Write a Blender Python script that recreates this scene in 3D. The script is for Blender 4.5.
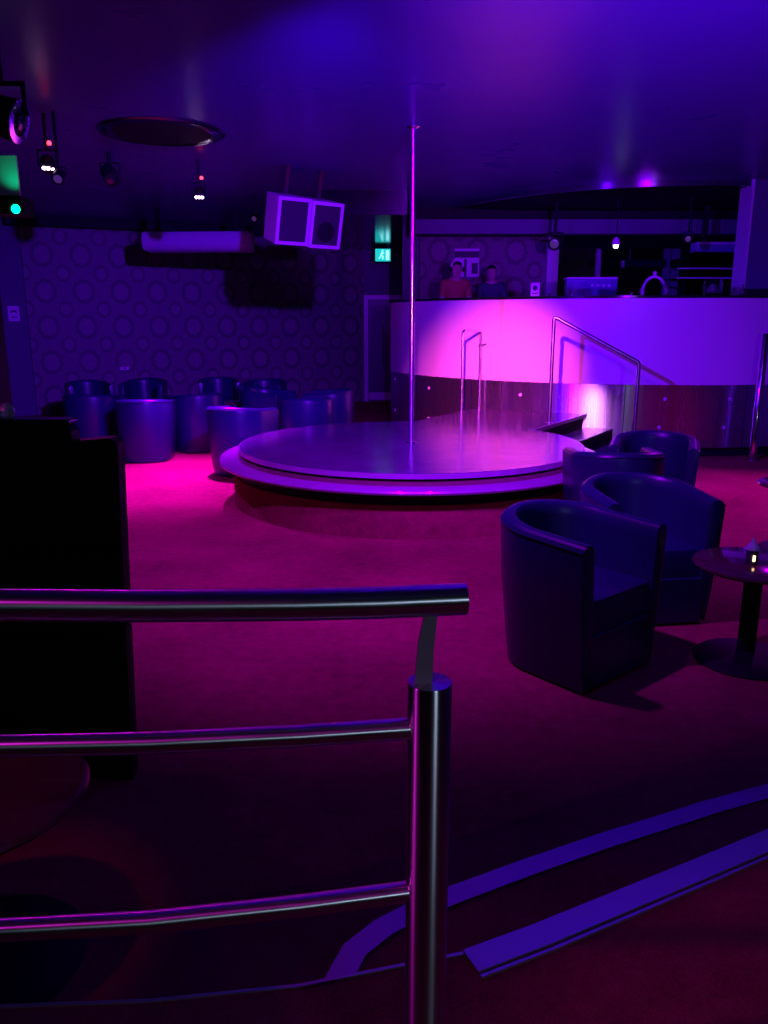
import bpy, bmesh, math, random
from mathutils import Vector, Matrix
random.seed(7)
PI = math.pi
S = bpy.context.scene
COL = S.collection
for o in list(bpy.data.objects):
    bpy.data.objects.remove(o)

# ------------------------------------------------------------------ camera
H = 1.62
cam_d = bpy.data.cameras.new('camera')
cam_d.sensor_fit = 'VERTICAL'
cam_d.sensor_height = 36
cam_d.sensor_width = 27
cam_d.lens = 800 / 1024 * 36
cam_d.clip_start = 0.05
cam = bpy.data.objects.new('camera', cam_d)
cam.location = (0, 0, H)
cam.rotation_euler = (PI / 2 - math.atan(192 / 800), 0, 0)
COL.objects.link(cam)
S.camera = cam

# ------------------------------------------------------------------ world, exposure
W = bpy.data.worlds.new('world')
S.world = W
W.use_nodes = True
W.node_tree.nodes['Background'].inputs[0].default_value = (0.05, 0.0, 0.12, 1)
W.node_tree.nodes['Background'].inputs[1].default_value = 0.0
S.view_settings.view_transform = 'Standard'
S.view_settings.look = 'None'
S.view_settings.gamma = 1
S.view_settings.exposure = 0
S.view_settings.use_curve_mapping = False


# ------------------------------------------------------------------ lights
def spot(name, loc, target, power, color, angle, blend=0.6, radius=0.06):
    d = bpy.data.lights.new(name, 'SPOT')
    d.energy = power
    d.color = color
    d.spot_size = math.radians(angle)
    d.spot_blend = blend
    d.shadow_soft_size = radius
    o = bpy.data.objects.new(name, d)
    o.location = loc
    o.rotation_euler = (Vector(target) - Vector(loc)).to_track_quat('-Z', 'Y').to_euler()
    COL.objects.link(o)
    return o


def area(name, loc, target, power, color, sx, sy):
    d = bpy.data.lights.new(name, 'AREA')
    d.shape = 'RECTANGLE'
    d.size, d.size_y = sx, sy
    d.energy = power
    d.color = color
    o = bpy.data.objects.new(name, d)
    o.location = loc
    o.rotation_euler = (Vector(target) - Vector(loc)).to_track_quat('-Z', 'Y').to_euler()
    COL.objects.link(o)
    return o


MAG = (1.0, 0.0, 0.75)
PINK = (1.0, 0.045, 0.85)
BLUE = (0.13, 0.0, 1.0)
VIO = (0.32, 0.0, 1.0)
spot('pink_stage_spot', (0.1, 3.5, 2.95), (1.40, 10.4, 0.76), 6000, (1.0, 0.06, 0.36), 21, 1.0, 0.05)
spot('steel_streak_helper', (0.1, 3.5, 2.95), (2.50, 9.8, 0.42), 1500, (1.0, 0.30, 1.0), 7.5, 1.0, 0.04)  # second lamp at the pink spot's place, added for the steel's white streak
spot('blue_counter_spot', (-1.5, 3.4, 2.95), (2.6, 10.0, 1.1), 2500, (0.11, 0.0, 1.0), 48, 1.0, 0.05)
spot('blue_ceiling_wash', (1.15, 0.2, 1.95), (1.35, 5.2, 3.62), 4600, (0.22, 0.0, 1.0), 46, 1.0, 0.08)
spot('magenta_floor_par', (-1.95, 8.97, 2.80), (-2.25, 8.35, 0), 1300, (1.0, 0.0, 1.9), 70, 1.0, 0.06)
spot('violet_floor_par', (-2.72, 7.0, 2.75), (-1.7, 6.5, 0), 220, (0.9, 0.0, 2.2), 90, 1.0, 0.06)
spot('magenta_front_flood', (-0.2, 3.6, 3.0), (0.0, 5.9, 0), 245, (0.9, 0.0, 2.6), 118, 1.0, 0.06)
spot('magenta_right_fill', (4.3, 8.2, 2.9), (3.5, 6.9, 0), 340, (1.0, 0.0, 2.0), 80, 1.0, 0.06)  # added out of view to brighten the carpet right of the stage
spot('blue_seating_spot', (0.3, 3.5, 2.95), (-2.7, 11.0, 1.35), 2700, (0.12, 0.0, 1.0), 50, 1.0, 0.06)
spot('violet_stage_spot', (0.8, 3.6, 3.0), (0.35, 7.1, 0.5), 1100, (0.26, 0.0, 1.0), 50, 1.0, 0.06)
spot('magenta_rail_spot', (-2.02, 4.95, 2.70), (0.2, 1.25, 0.8), 36, (1.0, 0.0, 1.0), 30, 1.0, 0.05)
spot('post_streak_helper', (-2.6, 0.25, 2.1), (0.06, 1.0, 0.8), 75, (1.0, 0.02, 0.9), 16, 1.0, 0.04)  # added out of view to draw the pink streak down the post
spot('red_table_spot', (-1.1, 1.3, 2.9), (-1.10, 1.74, 0.5), 15, (1.0, 0.03, 0.06), 22, 0.8, 0.04)
spot('red_pedestal_spot', (2.9, 3.0, 1.6), (1.98, 3.52, 0.0), 12, (1.0, 0.12, 0.08), 14, 0.8, 0.03)
area('rail_line_helper', (1.5, -1.6, 1.9), (0.1, 1.5, 1.1), 6.5, (0.55, 0.72, 1.0), 0.5, 0.06)  # unseen strip added for the pale line along the rails and post


# ------------------------------------------------------------------ materials
def mat(name, base, rough=0.5, metal=0.0, spec=0.5, emit=None, estr=0.0, coat=0.0):
    m = bpy.data.materials.new(name)
    m.use_nodes = True
    b = m.node_tree.nodes['Principled BSDF']
    b.inputs['Base Color'].default_value = (*base, 1)
    b.inputs['Roughness'].default_value = rough
    b.inputs['Metallic'].default_value = metal
    b.inputs['Specular IOR Level'].default_value = spec
    b.inputs['Coat Weight'].default_value = coat
    if emit:
        b.inputs['Emission Color'].default_value = (*emit, 1)
        b.inputs['Emission Strength'].default_value = estr
    m.diffuse_color = (*base, 1)
    return m


class N:
    """small node helper"""
    def __init__(self, m):
        self.t = m.node_tree
        self.b = self.t.nodes['Principled BSDF']

    def add(self, typ, **kw):
        n = self.t.nodes.new(typ)
        for k, v in kw.items():
            setattr(n, k, v)
        return n

    def put(self, sock, v):
        if isinstance(v, bpy.types.NodeSocket):
            self.t.links.new(v, sock)
        else:
            sock.default_value = v

    def math(self, op, a, b=0.0, c=0.0):
        n = self.add('ShaderNodeMath', operation=op)
        self.put(n.inputs[0], a)
        self.put(n.inputs[1], b)
        self.put(n.inputs[2], c)
        return n.outputs[0]

    def coord(self, which='Object'):
        return self.add('ShaderNodeTexCoord').outputs[which]

    def noise(self, vec, scale, detail=3, rough=0.5):
        n = self.add('ShaderNodeTexNoise')
        self.put(n.inputs['Vector'], vec)
        n.inputs['Scale'].default_value = scale
        n.inputs['Detail'].default_value = detail
        n.inputs['Roughness'].default_value = rough
        return n.outputs['Fac']

    def mapping(self, vec, scale):
        n = self.add('ShaderNodeMapping')
        self.put(n.inputs['Vector'], vec)
        n.inputs['Scale'].default_value = scale
        return n.outputs[0]

    def mix(self, fac, a, b):
        n = self.add('ShaderNodeMix', data_type='RGBA')
        self.put(n.inputs['Factor'], fac)
        self.put(n.inputs['A'], a)
        self.put(n.inputs['B'], b)
        return n.outputs['Result']

    def ramp(self, fac, lo, hi):
        n = self.add('ShaderNodeMapRange')
        self.put(n.inputs['Value'], fac)
        n.inputs['From Min'].default_value = lo
        n.inputs['From Max'].default_value = hi
        n.clamp = True
        return n.outputs['Result']

    def bump(self, h, strength, dist=0.01):
        n = self.add('ShaderNodeBump')
        self.put(n.inputs['Height'], h)
        n.inputs['Strength'].default_value = strength
        n.inputs['Distance'].default_value = dist
        self.t.links.new(n.outputs[0], self.b.inputs['Normal'])


def carpet_mat():
    m = mat('red_carpet', (0.42, 0.02, 0.12), 0.95, spec=0.1)
    n = N(m)
    co = n.coord()
    f1 = n.noise(co, 260, 2, 0.7)
    f2 = n.noise(co, 16, 5, 0.75)
    f3 = n.noise(co, 1.6, 3)
    a = n.math('ADD', n.math('MULTIPLY', f1, 0.5), n.math('ADD', n.math('MULTIPLY', f2, 0.35), n.math('MULTIPLY', f3, 0.3)))
    k = n.ramp(a, 0.42, 0.76)
    c = n.mix(k, (0.13, 0.006, 0.028, 1), (0.50, 0.025, 0.10, 1))
    n.put(n.b.inputs['Base Color'], c)
    n.bump(f1, 0.5, 0.006)
    return m


def ceiling_mat():
    m = mat('gloss_ceiling_paint', (0.085, 0.065, 0.30), 0.28, spec=0.14)
    n = N(m)
    co = n.coord()
    n.put(n.b.inputs['Roughness'], n.math('MULTIPLY_ADD', n.noise(co, 1.2, 4), 0.16, 0.22))
    n.bump(n.noise(co, 2.2, 3), 0.12, 0.03)
    return m


def wallpaper_mat():
    m = mat('damask_wallpaper', (0.3, 0.2, 0.3), 0.5, spec=0.3)
    n = N(m)
    co = n.coord()
    sep = n.add('ShaderNodeSeparateXYZ')
    n.put(sep.inputs[0], co)
    u, v = sep.outputs[0], sep.outputs[2]

    def ring(ox, oz, rb, rw):
        fx = n.math('SUBTRACT', n.math('FRACT', n.math('ADD', n.math('DIVIDE', u, 0.62), ox)), 0.5)
        fz = n.math('SUBTRACT', n.math('FRACT', n.math('ADD', n.math('DIVIDE', v, 0.60), oz)), 0.5)
        ang = n.math('ARCTAN2', fz, fx)
        r = n.math('SQRT', n.math('ADD', n.math('MULTIPLY', fx, fx), n.math('MULTIPLY', n.math('MULTIPLY', fz, fz), 0.72)))
        r2 = n.math('ADD', r, n.math('MULTIPLY', n.math('SINE', n.math('MULTIPLY', ang, 10)), 0.012))
        d = n.math('ABSOLUTE', n.math('SUBTRACT', r2, rb))
        inner = n.math('SUBTRACT', 1.0, n.ramp(r2, rb - 0.06, rb - 0.02))
        return n.math('SUBTRACT', 1.0, n.ramp(d, rw * 0.55, rw)), inner
    a, ai = ring(0.0, 0.0, 0.25, 0.062)
    b, bi = ring(0.5, 0.5, 0.17, 0.046)
    g = n.ramp(n.noise(co, 26, 4, 0.65), 0.48, 0.56)
    dark = n.math('MAXIMUM', n.math('MAXIMUM', a, b), n.math('MULTIPLY', g, 0.35))
    light = n.math('MAXIMUM', ai, bi)
    c1 = n.mix(light, (0.20, 0.12, 0.19, 1), (0.25, 0.14, 0.23, 1))
    c = n.mix(n.math('MULTIPLY', dark, 0.85), c1, (0.085, 0.05, 0.09, 1))
    n.put(n.b.inputs['Base Color'], c)
    return m


def brushed(name, base, rough, aniso_scale=(220, 220, 1.5), bump=0.1):
    m = mat(name, base, rough, 1.0)
    n = N(m)
    co = n.coord()
    f = n.noise(n.mapping(co, aniso_scale), 1.0, 2, 0.6)
    n.put(n.b.inputs['Roughness'], n.math('MULTIPLY_ADD', f, 0.22, rough - 0.1))
    n.bump(f, bump, 0.002)
    return m


def stage_mat():
    m = mat('scuffed_dance_floor', (0.2, 0.13, 0.2), 0.22, spec=0.4)
    n = N(m)
    co = n.coord()
    f = n.noise(n.mapping(co, (3, 26, 3)), 1.0, 5, 0.7)
    f2 = n.noise(co, 4.0, 4, 0.6)
    k = n.ramp(n.math('MULTIPLY_ADD', f2, 0.6, n.math('MULTIPLY', f, 0.5)), 0.35, 0.75)
    n.put(n.b.inputs['Base Color'], n.mix(k, (0.07, 0.03, 0.11, 1), (0.15, 0.065, 0.2, 1)))
    n.put(n.b.inputs['Roughness'], n.math('MULTIPLY_ADD', k, 0.12, 0.12))
    n.bump(f, 0.09, 0.004)
    return m


def leather_mat():
    m = mat('dark_leatherette', (0.014, 0.013, 0.085), 0.33, spec=0.5)
    n = N(m)
    co = n.coord()
    n.bump(n.noise(co, 120, 3, 0.6), 0.12, 0.003)
    return m


def wood_mat(name, a, b, rough):
    m = mat(name, a, rough, coat=0.5)
    n = N(m)
    f = n.noise(n.mapping(n.coord(), (2, 18, 2)), 1.4, 5, 0.65)
    n.put(n.b.inputs['Base Color'], n.mix(n.ramp(f, 0.3, 0.7), (*a, 1), (*b, 1)))
    return m


M = {}
M['carpet'] = carpet_mat()
M['ceil'] = ceiling_mat()
M['paper'] = wallpaper_mat()
M['plain'] = mat('dark_plain_paint', (0.10, 0.09, 0.17), 0.6)
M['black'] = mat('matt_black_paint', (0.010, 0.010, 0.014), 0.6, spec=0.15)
M['blackgloss'] = mat('gloss_black', (0.01, 0.01, 0.014), 0.12)
M['chrome'] = brushed('polished_steel', (0.75, 0.75, 0.78), 0.08, (90, 90, 90), 0.01)
M['brass'] = brushed('bright_pole_steel', (0.97, 0.94, 0.97), 0.24, (3, 3, 3), 0.0)
M['poststeel'] = brushed('satin_steel_tube', (0.62, 0.6, 0.65), 0.3, (160, 160, 3), 0.05)
M['railchrome'] = brushed('guard_rail_steel', (0.75, 0.75, 0.78), 0.32, (2, 90, 90), 0.0)
M['railsteel'] = mat('dull_steel_rail', (0.72, 0.7, 0.76), 0.27, 1.0)
M['blade'] = mat('dark_steel_blade', (0.32, 0.25, 0.38), 0.42, 0.3)
M['sheet'] = brushed('brushed_steel_sheet', (0.62, 0.6, 0.66), 0.27, (10, 10, 0.4), 0.012)
for _k, _ax in (('sheet', 'Z'), ('poststeel', 'Z'), ('brass', 'Z'), ('railchrome', 'X')):
    # grain runs round the vertical axis, so highlights stretch upwards
    _b = M[_k].node_tree.nodes['Principled BSDF']
    _t = M[_k].node_tree.nodes.new('ShaderNodeTangent')
    _t.direction_type = 'RADIAL'
    _t.axis = _ax
    M[_k].node_tree.links.new(_t.outputs[0], _b.inputs['Tangent'])
    _b.inputs['Anisotropic'].default_value = 0.9
    if _k == 'sheet':
        _b.inputs['Metallic'].default_value = 0.96
    _b.inputs['Anisotropic Rotation'].default_value = 0.25
M['white'] = mat('white_laminate', (0.8, 0.78, 0.8), 0.35)
M['stage'] = stage_mat()
M['lip'] = wood_mat('varnished_edge_wood', (0.28, 0.17, 0.30), (0.40, 0.25, 0.42), 0.3)
M['leather'] = leather_mat()
M['cab'] = mat('pale_cabinet_paint', (0.7, 0.66, 0.72), 0.45)
M['grille'] = mat('dark_speaker_cloth', (0.03, 0.028, 0.04), 0.8)
M['acwhite'] = mat('white_plastic', (0.52, 0.5, 0.6), 0.35)
M['tabletop'] = wood_mat('mahogany_table_top', (0.11, 0.018, 0.04), (0.17, 0.028, 0.06), 0.14)
M['mahog'] = wood_mat('red_varnished_wood', (0.16, 0.04, 0.07), (0.24, 0.06, 0.1), 0.35)
M['nosing'] = mat('aluminium_nosing', (0.62, 0.6, 0.66), 0.42, 0.85)
M['frame'] = mat('door_frame_gloss', (0.6, 0.55, 0.65), 0.35)
M['doorleaf'] = mat('door_leaf_paint', (0.03, 0.025, 0.08), 0.4)
M['plate'] = mat('white_plate', (0.85, 0.8, 0.85), 0.5)
M['ink'] = mat('dark_print', (0.05, 0.03, 0.07), 0.6)
M['paleink'] = mat('pale_print', (0.7, 0.7, 0.8), 0.6)
M['glass'] = mat('clear_glass', (0.9, 0.92, 1.0), 0.02)
M['glass'].node_tree.nodes['Principled BSDF'].inputs['Transmission Weight'].default_value = 1.0
M['mirror'] = mat('smoked_mirror', (0.32, 0.3, 0.42), 0.04, 1.0)
M['led'] = mat('lit_led_white_violet', (1, 1, 1), 0.4, emit=(0.85, 0.55, 1.0), estr=9)
M['ledred'] = mat('lit_led_red', (1, 0, 0), 0.4, emit=(1.0, 0.02, 0.05), estr=9)
M['ledgreen'] = mat('lit_led_green', (0, 1, 0), 0.4, emit=(0.0, 1.0, 0.35), estr=7)
M['glimmerlens'] = mat('lens_painted_glimmer', (0.05, 0.03, 0.1), 0.15, emit=(0.5, 0.15, 1.0), estr=0.1)  # weak emission paints the violet glimmer on unlit lenses
M['exit'] = mat('lit_exit_sign_green', (0, 0.6, 0.4), 0.4, emit=(0.0, 0.62, 0.48), estr=1.0)
M['exitwhite'] = mat('lit_exit_sign_white', (1, 1, 1), 0.4, emit=(0.35, 1.0, 0.9), estr=1.3)
M['flame'] = mat('candle_glow', (1, 0.8, 0.5), 0.5, emit=(1.0, 0.62, 0.3), estr=4)
M['lampwhite'] = mat('lit_lamp_white', (1, 1, 1), 0.5, emit=(0.8, 0.9, 1.0), estr=8)
M['skin'] = mat('skin', (0.5, 0.3, 0.25), 0.55)
M['hair'] = mat('dark_hair', (0.02, 0.015, 0.02), 0.5)
M['orange'] = mat('orange_shirt', (0.42, 0.09, 0.07), 0.8)
M['navy'] = mat('dark_shirt', (0.04, 0.04, 0.09), 0.8)
M['jeans'] = mat('dark_trousers', (0.03, 0.03, 0.06), 0.85)
M['screen'] = mat('blue_device_face', (0.12, 0.12, 0.35), 0.3)
M['candleglass'] = mat('dark_glass_lantern', (0.06, 0.04, 0.1), 0.08)
M['crystal'] = mat('faceted_crystal', (0.8, 0.82, 0.95), 0.04)
M['crystal'].node_tree.nodes['Principled BSDF'].inputs['Transmission Weight'].default_value = 0.75


# ------------------------------------------------------------------ mesh helpers
def build(name, bm, m, parent=None, smooth=False, loc=None, rz=0.0, bevel=0.0, recalc=True):
    if recalc:
        bmesh.ops.recalc_face_normals(bm, faces=bm.faces)
    me = bpy.data.meshes.new(name)
    bm.to_mesh(me)
    bm.free()
    for mm in (m if isinstance(m, (list, tuple)) else [m]):
        me.materials.append(mm)
    if smooth:
        for p in me.polygons:
            p.use_smooth = True
        try:
            me.set_sharp_from_angle(angle=math.radians(40))
        except Exception:
            pass
    o = bpy.data.objects.new(name, me)
    COL.objects.link(o)
    if parent:
        o.parent = parent
    if loc is not None:
        o.location = loc
    o.rotation_euler = (0, 0, rz)
    if bevel:
        md = o.modifiers.new('bevel', 'BEVEL')
        md.width = bevel
        md.segments = 2
        md.limit_method = 'ANGLE'
    return o


def empty(name, loc, rz=0.0, label=None, cat=None, group=None):
    o = bpy.data.objects.new(name, None)
    o.empty_display_size = 0.1
    o.location = loc
    o.rotation_euler = (0, 0, rz)
    COL.objects.link(o)
    tag(o, label, cat, group)
    return o


def tag(o, label=None, cat=None, group=None, kind=None):
    if label:
        o['label'] = label
    if cat:
        o['category'] = cat
    if group:
        o['group'] = group
    if kind:
        o['kind'] = kind
    return o


def struct(o, label, cat):
    return tag(o, label, cat, kind='structure')


def copy_tree(o, parent=None):
    c = o.copy()
    COL.objects.link(c)
    if parent:
        c.parent = parent
    for ch in list(o.children):
        copy_tree(ch, c)
    return c


def b_box(bm, lo, hi, mtx=None, mi=0):
    x0, y0, z0 = lo
    x1, y1, z1 = hi
    vs = [bm.verts.new(p) for p in [(x0, y0, z0), (x1, y0, z0), (x1, y1, z0), (x0, y1, z0),
                                    (x0, y0, z1), (x1, y0, z1), (x1, y1, z1), (x0, y1, z1)]]
    if mtx:
        for v in vs:
            v.co = mtx @ v.co
    for f in [(0, 3, 2, 1), (4, 5, 6, 7), (0, 1, 5, 4), (1, 2, 6, 5), (2, 3, 7, 6), (3, 0, 4, 7)]:
        fc = bm.faces.new([vs[i] for i in f])
        fc.material_index = mi
    return bm


def box(lo, hi, mtx=None):
    return b_box(bmesh.new(), lo, hi, mtx)


def b_prism(bm, pts, z0, z1):
    """extrude a plan polygon from z0 to z1"""
    a = [bm.verts.new((p[0], p[1], z0)) for p in pts]
    b = [bm.verts.new((p[0], p[1], z1)) for p in pts]
    k = len(pts)
    bm.faces.new(a[::-1])
    bm.faces.new(b)
    for i in range(k):
        j = (i + 1) % k
        bm.faces.new([a[i], a[j], b[j], b[i]])
    return bm


def prism(pts, z0, z1):
    return b_prism(bmesh.new(), pts, z0, z1)


def b_lathe(bm, prof, seg=48, c=(0, 0, 0), mtx=None):
    """profile of (r, z) revolved round z; ends closed"""
    rings = []
    for r, z in prof:
        if r < 1e-6:
            rings.append([bm.verts.new((c[0], c[1], c[2] + z))])
        else:
            rings.append([bm.verts.new((c[0] + r * math.cos(2 * PI * i / seg), c[1] + r * math.sin(2 * PI * i / seg), c[2] + z)) for i in range(seg)])
    for a, b in zip(rings, rings[1:]):
        for i in range(seg):
            j = (i + 1) % seg
            if len(a) == 1 and len(b) == 1:
                continue
            if len(a) == 1:
                bm.faces.new([a[0], b[j], b[i]])
            elif len(b) == 1:
                bm.faces.new([a[i], a[j], b[0]])
            else:
                bm.faces.new([a[i], a[j], b[j], b[i]])
    for rg in (rings[0], rings[-1]):
        if len(rg) > 1:
            bm.faces.new(rg)
    if mtx:
        for rg in rings:
            for v in rg:
                v.co = mtx @ v.co
    return bm


def lathe(prof, seg=48, c=(0, 0, 0), mtx=None):
    return b_lathe(bmesh.new(), prof, seg, c, mtx)


def b_tube(bm, pts, r, seg=20):
    """round tube along a polyline, mitred"""
    pts = [Vector(p) for p in pts]
    rings = []
    up = Vector((0, 0, 1))
    for i, p in enumerate(pts):
        d1 = (p - pts[i - 1]).normalized() if i > 0 else None
        d2 = (pts[i + 1] - p).normalized() if i < len(pts) - 1 else None
        d = ((d1 or d2) + (d2 or d1)).normalized()
        k = 1.0
        if d1 and d2:
            k = 1.0 / max(0.5, d.dot(d1))
        if i == 0:
            ref = up if abs(d.dot(up)) < 0.95 else Vector((1, 0, 0))
            s = d.cross(ref).normalized()
        else:
            s = (s - d * s.dot(d)).normalized()
        t = d.cross(s)
        # widen in the mitre plane
        bend = (d2 - d1) if (d1 and d2) else Vector((0, 0, 0))
        bd = bend.normalized() if bend.length > 1e-5 else None
        ring = []
        for q in range(seg):
            a = 2 * PI * q / seg
            off = (s * math.cos(a) + t * math.sin(a)) * r
            if bd:
                off += bd * off.dot(bd) * (k - 1)
            ring.append(bm.verts.new(p + off))
        rings.append(ring)
    for a, b in zip(rings, rings[1:]):
        for q in range(seg):
            w = (q + 1) % seg
            bm.faces.new([a[q], a[w], b[w], b[q]])
    bm.faces.new(rings[0][::-1])
    bm.faces.new(rings[-1])
    return bm


def tube(pts, r, seg=20):
    return b_tube(bmesh.new(), pts, r, seg)


def round_corner(pts, rad, n=6):
    """replace the inner corners of a polyline by arcs"""
    pts = [Vector(p) for p in pts]
    out = [pts[0]]
    for i in range(1, len(pts) - 1):
        a, b, c = pts[i - 1], pts[i], pts[i + 1]
        p0 = b + (a - b).normalized() * rad
        p1 = b + (c - b).normalized() * rad
        for k in range(n + 1):
            t = k / n
            out.append(p0 * (1 - t) ** 2 + b * 2 * t * (1 - t) + p1 * t * t)
    out.append(pts[-1])
    return out


def arc(c, r, a0, a1, n):
    return [(c[0] + r * math.cos(a0 + (a1 - a0) * i / n), c[1] + r * math.sin(a0 + (a1 - a0) * i / n)) for i in range(n + 1)]


def to(loc, direction):
    """matrix that carries +z to the direction, at loc"""
    q = Vector(direction).to_track_quat('Z', 'Y')
    return Matrix.Translation(loc) @ q.to_matrix().to_4x4()


# ================================================================== SETTING
CZ = 3.25
struct(build('floor', box((-8.5, 1.0, -0.1), (8.0, 20, 0)), M['carpet']), 'red carpet covering the whole lower floor of the club', 'floor')
struct(build('ceiling', box((-8.5, -4, CZ), (8.0, 20, CZ + 0.1)), M['ceil']), 'glossy dark ceiling washed in blue and violet light', 'ceiling')
# back wall with damask paper: runs obliquely
WA, WB = Vector((-6.07, 14.04, 0)), Vector((-0.40, 16.5, 0))
wd = (WB - WA)
wl = wd.length
wa = math.atan2(wd.y, wd.x)
struct(build('wall_back', box((0, 0, 0), (wl, 0.12, CZ)), M['paper'], loc=WA, rz=wa), 'back wall papered in dark damask medallions', 'wall')
bk = build('trim_1', box((-0.2, -0.4, 3.13), (wl + 1.6, -0.005, CZ - 0.002)), M['black'], loc=WA, rz=wa)
struct(bk, 'dark boxed bulkhead along the top of the papered back wall', 'bulkhead')
# left wall
struct(build('wall_left', box((0, -0.12, 0), (3.6, -0.002, CZ)), M['plain'], loc=(-6.075, 14.03, 0), rz=math.atan2(-0.6, -0.8)), 'plain dark blue left wall beside the papered wall', 'wall')
# passage wall with the door
dl = Vector((0.42, 0.0, 0))
struct(build('wall_passage', box((-0.40, 16.50, 2.04), (2.6, 16.62, CZ)), M['plain']), 'dark wall above the passage door', 'wall')
struct(build('wall_passage.001', box((0.62, 16.50, 0), (2.6, 16.62, 2.04)), M['plain']), 'dark wall right of the passage door', 'wall')
# booth rear walls
struct(build('wall_booth', box((0, 0, 0), (2.05, 0.12, CZ)), M['paper'], loc=(0.58, 13.55, 0)), 'papered wall behind the two people in the booth', 'wall')
struct(build('wall_booth.001', box((0.30, 13.4, 0), (0.56, 13.75, CZ)), M['plain']), 'plain blue wall end beside the booth paper', 'wall')
struct(build('wall_booth.002', box((2.78, 13.75, 0), (8.0, 13.9, CZ)), M['mirror']), 'dark mirrored wall behind the right part of the booth', 'wall')
struct(build('trim_2', box((2.62, 13.42, 0), (2.80, 13.8, CZ)), M['frame']), 'pale upright trim ending the booth wallpaper', 'trim')
struct(build('trim_3', box((0.40, 12.45, 2.86), (8.0, 12.75, 3.06)), M['plain']), 'straight blue beam crossing above the booth', 'beam')
struct(build('trim_4', box((0.40, 12.55, 3.06), (8.0, 12.75, CZ)), M['black']), 'black recess above the booth beam', 'beam')
struct(build('trim_8', box((-0.85, 11.0, 2.95), (0.295, 16.49, CZ - 0.001)), M['blackgloss']), 'low glossy black soffit over the passage with the exit sign', 'soffit')
# curved ceiling drop over the booth
CC = (3.9, 13.2)
a0, a1 = math.radians(200), math.radians(320)
pts = arc(CC, 3.02, a0, a1, 60) + arc(CC, 0.3, a1, a0, 10)
struct(build('trim_5', prism(pts, CZ - 0.06, CZ - 0.001), M['black']), 'curved black ceiling panel over the booth', 'ceiling panel')
ring_o, ring_i = arc(CC, 3.05, a0, a1, 60), arc(CC, 3.02, a1, a0, 60)
struct(build('trim_6', prism(ring_o + ring_i, CZ - 0.075, CZ - 0.001), M['chrome'], smooth=True), 'thin shiny curved strip edging the ceiling panel over the booth', 'trim')
# right wall
struct(build('wall_right', box((5.3, -4, 0), (5.45, 12.5, CZ)), M['plain']), 'plain right wall at the edge of the view', 'wall')
# pillar on the right rising behind the counter
pm = Matrix.Translation((4.40, 10.25, 0)) @ Matrix.Shear('XZ', 4, (0.0, 0.0))
struct(build('wall_pillar', box((4.42, 10.20, 0), (5.3, 10.5, CZ)), M['plain']), 'violet pillar at the right end of the booth counter', 'pillar')
struct(build('trim_7', box((4.395, 10.17, 1.9), (4.42, 10.52, CZ)), M['frame']), 'pale corner strip on the right pillar', 'trim')
# near left black column
struct(build('wall_column', box((-2.9, 3.95, 0), (-1.99, 4.3, CZ)), M['black']), 'black column at the far left edge', 'column')

# door
d = build('door_1', box((0, 0.03, 0), (0.86, 0.075, 2.02)), M['doorleaf'], loc=(-0.32, 16.47, 0))
struct(d, 'dark passage door in a pale violet frame', 'door')
fb = bmesh.new()
b_box(fb, (-0.08, -0.02, 0), (0.0, 0.12, 2.10))
b_box(fb, (0.86, -0.02, 0), (0.94, 0.12, 2.10))
b_box(fb, (0.0, -0.02, 2.02), (0.86, 0.12, 2.10))
build('door_frame', fb, M['frame'], d)
hb = tube([(0.30, 0.03, 0.75), (0.30, -0.03, 0.77), (0.30, -0.03, 1.48), (0.30, 0.03, 1.5)], 0.015, 10)
build('pull_handle', hb, M['chrome'], d, smooth=True)
build('kick_plate', box((0.02, 0.02, 0.03), (0.84, 0.03, 0.18)), M['frame'], d)

# ================================================================== FOREGROUND PLATFORM
PZ = 0.34
edge = [(-2.2, 1.62), (-1.6, 1.42), (-1.1, 1.31), (-0.738, 1.272), (-0.453, 1.285), (-0.166, 1.321), (0.043, 1.374), (0.164, 1.404), (0.32, 1.475), (0.49, 1.56), (0.74, 1.685), (0.987, 1.81), (1.4, 2.03), (2.0, 2.36), (2.8, 2.8)]
plat = empty('carpeted_platform', (0, 0, 0), 0, 'raised carpeted platform in the dark foreground with metal edged step', 'platform')
build('deck', prism(edge + [(2.8, -3.5), (-2.2, -3.5)], 0.0, PZ), M['carpet'], plat)
stepo = [(-0.145, 1.34), (-0.138, 1.50), (-0.095, 1.612), (-0.022, 1.690), (0.07, 1.755), (0.173, 1.812), (0.39, 1.922), (0.625, 2.034), (0.80, 2.11), (0.972, 2.188), (1.231, 2.29), (1.6, 2.42), (2.1, 2.60)]
stepi = [(2.1, 2.42), (1.4, 2.035), (0.987, 1.815), (0.49, 1.565), (0.164, 1.409), (-0.14, 1.332)]
build('step', prism(stepo + stepi, 0.0, PZ - 0.17), M['carpet'], plat)


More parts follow.
